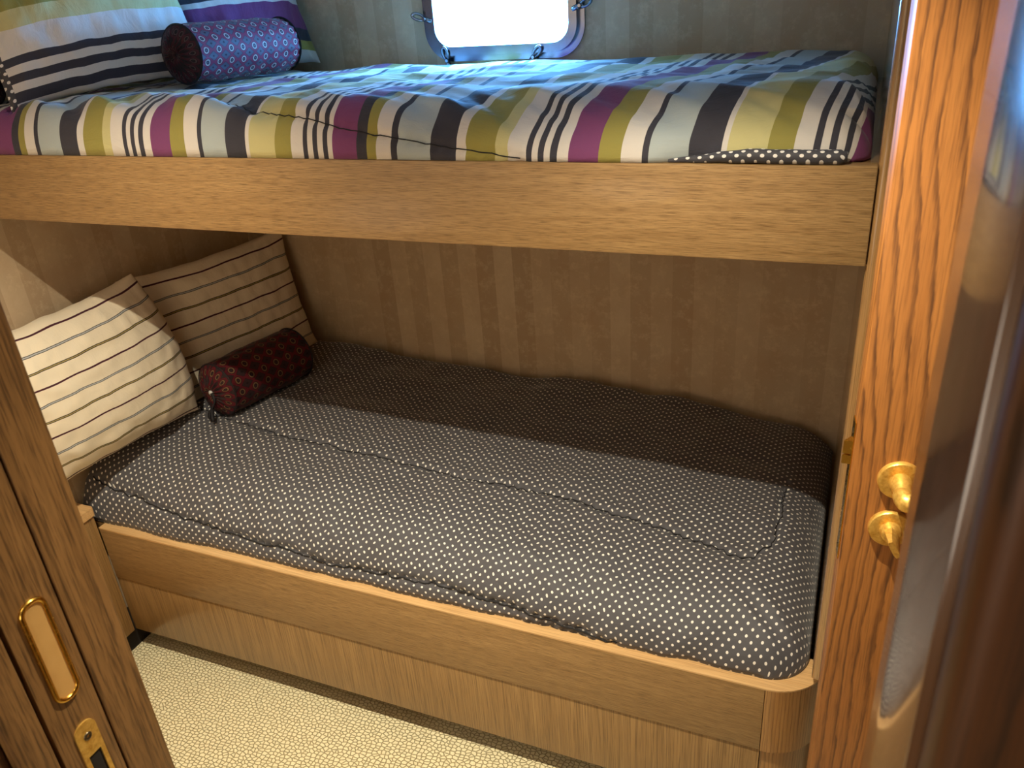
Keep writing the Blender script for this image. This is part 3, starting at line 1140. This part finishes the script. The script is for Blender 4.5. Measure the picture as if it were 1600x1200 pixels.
qlow, ln_low = quilt('quilt', -1.885, 0.014, 1.222, 2.118, LT + 0.0005, Hlow, lambda x: 0.15, 0.07, 0.13, 0.085,
                     [(seam_front, 0.012, 0.010), (seam_mid, 0.011, 0.011)], folds_low, 'polka', seed=1.0, wob=0.010, rests=(p1, p2, b2), rl=0.025)
tag(qlow, 'charcoal quilt with small white polka dots spread over the lower bunk', 'quilt')


def stitch(parent, pts, name='seam_piping', r=0.0013, mat='thread'):
    bm = bmesh.new()
    add_tube(bm, pts, r, 6)
    return bm_obj(name, bm, mat, parent, smooth=True)


stitch(qlow, ln_low[0], r=0.0019)
stitch(qlow, ln_low[1], 'quilting_seam', 0.0012)


# upper striped quilt
def ramp01(x, a, b):
    q = max(0.0, min(1.0, (x - a) / (b - a)))
    return q * q * (3 - 2 * q)


def Hup(x, y):
    a = (y - 1.2) / 0.9
    return 0.091 - 0.026 * max(0.0, min(1.0, (a - 0.15) / 0.8)) + 0.006 * nz(x * 3.1, y * 3.0, 6.6)


def folds_up(x, y):
    z = 0.0
    t_ = y - 1.2
    g_ = ramp01(t_, 0.12, 0.30)
    z += g_ * (0.0085 * nz(x * 3.5 + y * 5, y * 12 - x * 2.5, 1.7) + 0.0032 * nz(x * 6 + y * 9, y * 26 - x * 6, 8.8))
    w = 1 - ramp01(t_, 0.05, 0.22)
    z += 0.018 * w * nz(x * 8 + t_ * 14, 2.2 + t_ * 2, 6.1) + 0.008 * w * nz(x * 24 + t_ * 30, t_ * 10, 1.2)
    return z


seam_up = densify([(-1.44, 1.44, 1.53), (-1.20, 1.30, 1.53), (-0.97, 1.22, 1.522), (-0.825, 1.206, 1.491), (-0.62, 1.202, 1.460), (-0.50, 1.202, 1.443)], 0.004, 8.0)
qup, ln_up = quilt('quilt', -1.885, 0.010, 1.2015, 2.118, UT + 0.0005, Hup, lambda x: 0.062 + 0.16 * ramp01(x, -0.95, -0.25), 0.10, 0.07, 0.05,
                   [(seam_up, 0.006, 0.009)], folds_up, 'duvet_stripes', seed=4.0, wob=0.0, pw=2.1, skew=lambda x: 0.02 + 0.16 * ramp01(x, -1.2, -0.2),
                   edge=lambda x: 0.017 * ramp01(x, -0.30, -0.22) * (1 - ramp01(x, -0.03, -0.005)), rests=(p3, p4, b1, b3))
tag(qup, 'striped quilt in purple, olive, charcoal and cream on the upper bunk', 'quilt')
stitch(qup, ln_up[0], 'quilting_seam', 0.0010)
# dotted lining that shows where the quilt's hem is rucked up on the rail
bm = bmesh.new()
pts, rr = [], []
for i in range(60):
    q = i / 59
    x = -0.265 + 0.245 * q
    pts.append((x, FRONT + 0.0085 + 0.002 * nz(x * 20, 1), UT + 0.003 + 0.0075 * min(1, q * 2.2) + 0.003 * nz(x * 24, 4)))
    rr.append(0.0025 + 0.0075 * min(1, q * 2.2) * (1 if i < 58 else 0.6))
add_tube(bm, pts, rr, 12)
uvl = bm.loops.layers.uv.new('UVMap')
for f_ in bm.faces:
    for lp in f_.loops:
        lp[uvl].uv = (lp.vert.co.x, lp.vert.co.z + lp.vert.co.y)
ln = bm_obj('lining_hem', bm, 'polka_lining', qup, smooth=True)
ln['label'] = 'charcoal polka-dot lining'


# ------------------------------------------------------------------ porthole
wn_ = empty('window_1', (-0.908, BACK, 1.66))
tag(wn_, 'rounded metal porthole window with bright daylight above the upper bunk', 'window', kind='structure')


def ring_frame(name, o_rect, i_rect, ya, yb, mat, parent, ro, ri):
    bm = bmesh.new()
    O = rrect(*o_rect, ro, 12)
    I = rrect(*i_rect, ri, 12)
    n = len(O)
    vo = [[bm.verts.new((x, y, z)) for x, z in O] for y in (ya, yb)]
    vi = [[bm.verts.new((x, y, z)) for x, z in I] for y in (ya, yb)]
    for i in range(n):
        j = (i + 1) % n
        bm.faces.new((vo[0][i], vo[0][j], vi[0][j], vi[0][i]))
        bm.faces.new((vo[1][i], vo[1][j], vi[1][j], vi[1][i]))
        bm.faces.new((vo[0][i], vo[0][j], vo[1][j], vo[1][i]))
        bm.faces.new((vi[0][i], vi[0][j], vi[1][j], vi[1][i]))
    bmesh.ops.bevel(bm, geom=[e for e in bm.edges if abs(e.verts[0].co.y - yb) < 1e-5 and abs(e.verts[1].co.y - yb) < 1e-5 and len(e.link_faces) == 2 and e.calc_face_angle(0) > 1.0], offset=0.002, segments=2, affect='EDGES')
    return bm_obj(name, bm, mat, parent, auto=35)


ring_frame('flange', (-1.134, -0.682, 1.504, 1.818), (WX0 - 0.001, WX1 + 0.001, WZ0 - 0.001, WZ1 + 0.001), BACK, BACK - 0.008, 'chrome', wn_, 0.080, 0.056)
ring_frame('sash', (-1.118, -0.698, 1.520, 1.802), (WX0 + 0.010, WX1 - 0.010, WZ0 + 0.010, WZ1 - 0.010), BACK - 0.008, BACK - 0.024, 'chrome', wn_, 0.066, 0.046)
bm = bmesh.new()
I = rrect(WX0, WX1, WZ0, WZ1, 0.055, 12)
va = [bm.verts.new((x, BACK + 0.004, z)) for x, z in I]
vb = [bm.verts.new((x, BACK + 0.010, z)) for x, z in I]
bm.faces.new(va)
bm.faces.new(vb[::-1])
for i in range(len(I)):
    j = (i + 1) % len(I)
    bm.faces.new((va[i], va[j], vb[j], vb[i]))
bm_obj('pane', bm, 'window_glass', wn_)


def dog(x, z, ang):
    """clamp dog: a lug on the frame and a swing bolt with an eye"""
    d = Vector((math.cos(ang), 0, math.sin(ang)))
    c = Vector((x, BACK - 0.022, z))
    bm = bmesh.new()
    n_ = Vector((-d.z, 0, d.x))
    add_tube(bm, [c - d * 0.016, c + d * 0.010], [0.006, 0.0075], 10)
    lug = bm_obj('clamp_lug', bm, 'chrome', wn_, smooth=True)
    bm = bmesh.new()
    e = c + d * 0.024 + Vector((0, -0.006, 0))
    pts = [e + d * (0.016 * math.cos(a)) + n_ * (0.0075 * math.sin(a)) + Vector((0, -0.004 * math.cos(a), 0)) for a in np.linspace(0, 2 * PI, 20)[:-1]]
    add_tube(bm, pts, 0.0038, 8, closed=True)
    bm_obj('clamp_ring', bm, 'chrome', lug, smooth=True)
    bm = bmesh.new()
    add_lathe(bm, [(0, -0.004), (0.0062, -0.004), (0.0062, 0.006), (0.004, 0.009), (0, 0.009)], frame_M(c + d * 0.006, (0, -1, 0)), 14)
    bm_obj('clamp_bolt', bm, 'chrome', lug, auto=40)


dog(-1.118, 1.612, math.radians(160))
dog(-0.694, 1.622, math.radians(20))
dog(-1.066, 1.503, math.radians(98))
dog(-0.822, 1.505, math.radians(48))

# ------------------------------------------------------------------ light
W = bpy.data.worlds.new('daylight')
SC.world = W
W.use_nodes = True
bg = W.node_tree.nodes['Background']
bg.inputs[0].default_value = (0.12, 0.42, 1.0, 1)
bg.inputs[1].default_value = 105.0


def spot(name, loc, power, col, size=150, blend=0.6, rad=0.006, aim=None):
    d = bpy.data.lights.new(name, 'SPOT')
    d.energy = power
    d.color = col
    d.spot_size = math.radians(size)
    d.spot_blend = blend
    d.shadow_soft_size = rad
    o_ = bpy.data.objects.new(name, d)
    COL.objects.link(o_)
    o_.location = loc
    if aim is not None:
        o_.rotation_euler = (Vector(aim) - Vector(loc)).to_track_quat('-Z', 'Y').to_euler()
    return o_


WARM = (1.0, 0.91, 0.70)
spot('downlight', (-1.05, 0.69, CEIL - 0.02), 95, WARM, 126, 1.0, aim=(-1.35, 0.39, 0.3))
spot('downlight', (-0.22, 0.70, CEIL - 0.02), 92, WARM, 104, 1.0, aim=(-0.22, 0.75, 0.3))
spot('corridor_downlight', (-0.36, -0.30, CEIL - 0.02), 10, WARM, 140, 0.8, 0.02)


def point_fill(name, loc, power, col, rad):
    wl = bpy.data.lights.new(name, 'POINT')
    wl.energy = power
    wl.color = col
    wl.shadow_soft_size = rad
    wo = bpy.data.objects.new(name, wl)
    COL.objects.link(wo)
    wo.location = loc


point_fill('corridor_fill', (-0.35, -0.66, 1.25), 8.5, (1.0, 0.88, 0.72), 0.22)  # added soft fill from the corridor side; no such fitting is known
point_fill('cabin_fill', (-1.15, 0.50, 1.05), 2.3, (1.0, 0.86, 0.68), 0.18)  # invented fill inside the cabin, lifts the shadows of the lower bunk
pd = bpy.data.lights.new('porthole_portal', 'AREA')
pd.shape = 'RECTANGLE'
pd.size, pd.size_y = WX1 - WX0 + 0.02, WZ1 - WZ0 + 0.02
pd.cycles.is_portal = True
po = bpy.data.objects.new('porthole_portal', pd)
COL.objects.link(po)
po.location = ((WX0 + WX1) / 2, BACK + 0.066, (WZ0 + WZ1) / 2)
po.rotation_euler = (-PI / 2, 0, 0)

# ------------------------------------------------------------------ camera
cam = bpy.data.cameras.new('camera')
cam.sensor_width = 36
cam.lens = 36 * 1269.57 / 1600
cam.clip_start = 0.02
co = bpy.data.objects.new('camera', cam)
COL.objects.link(co)
p, y, r = math.radians(26.58875), math.radians(-24.28566), math.radians(4.43786)
fwd = Vector((math.sin(y) * math.cos(p), math.cos(y) * math.cos(p), -math.sin(p)))
rt = Vector((math.cos(y), -math.sin(y), 0))
dn = fwd.cross(rt)
r2 = rt * math.cos(r) + dn * math.sin(r)
d2 = -rt * math.sin(r) + dn * math.cos(r)
co.matrix_world = Matrix(((r2.x, -d2.x, -fwd.x, 0), (r2.y, -d2.y, -fwd.y, 0), (r2.z, -d2.z, -fwd.z, 1.70), (0, 0, 0, 1)))
cam.dof.use_dof = True
cam.dof.focus_distance = 1.5
cam.dof.aperture_fstop = 14
SC.camera = co

SC.view_settings.view_transform = 'Standard'
SC.view_settings.look = 'None'
SC.view_settings.exposure = 0.0
SC.view_settings.gamma = 1.0
SC.view_settings.use_curve_mapping = False
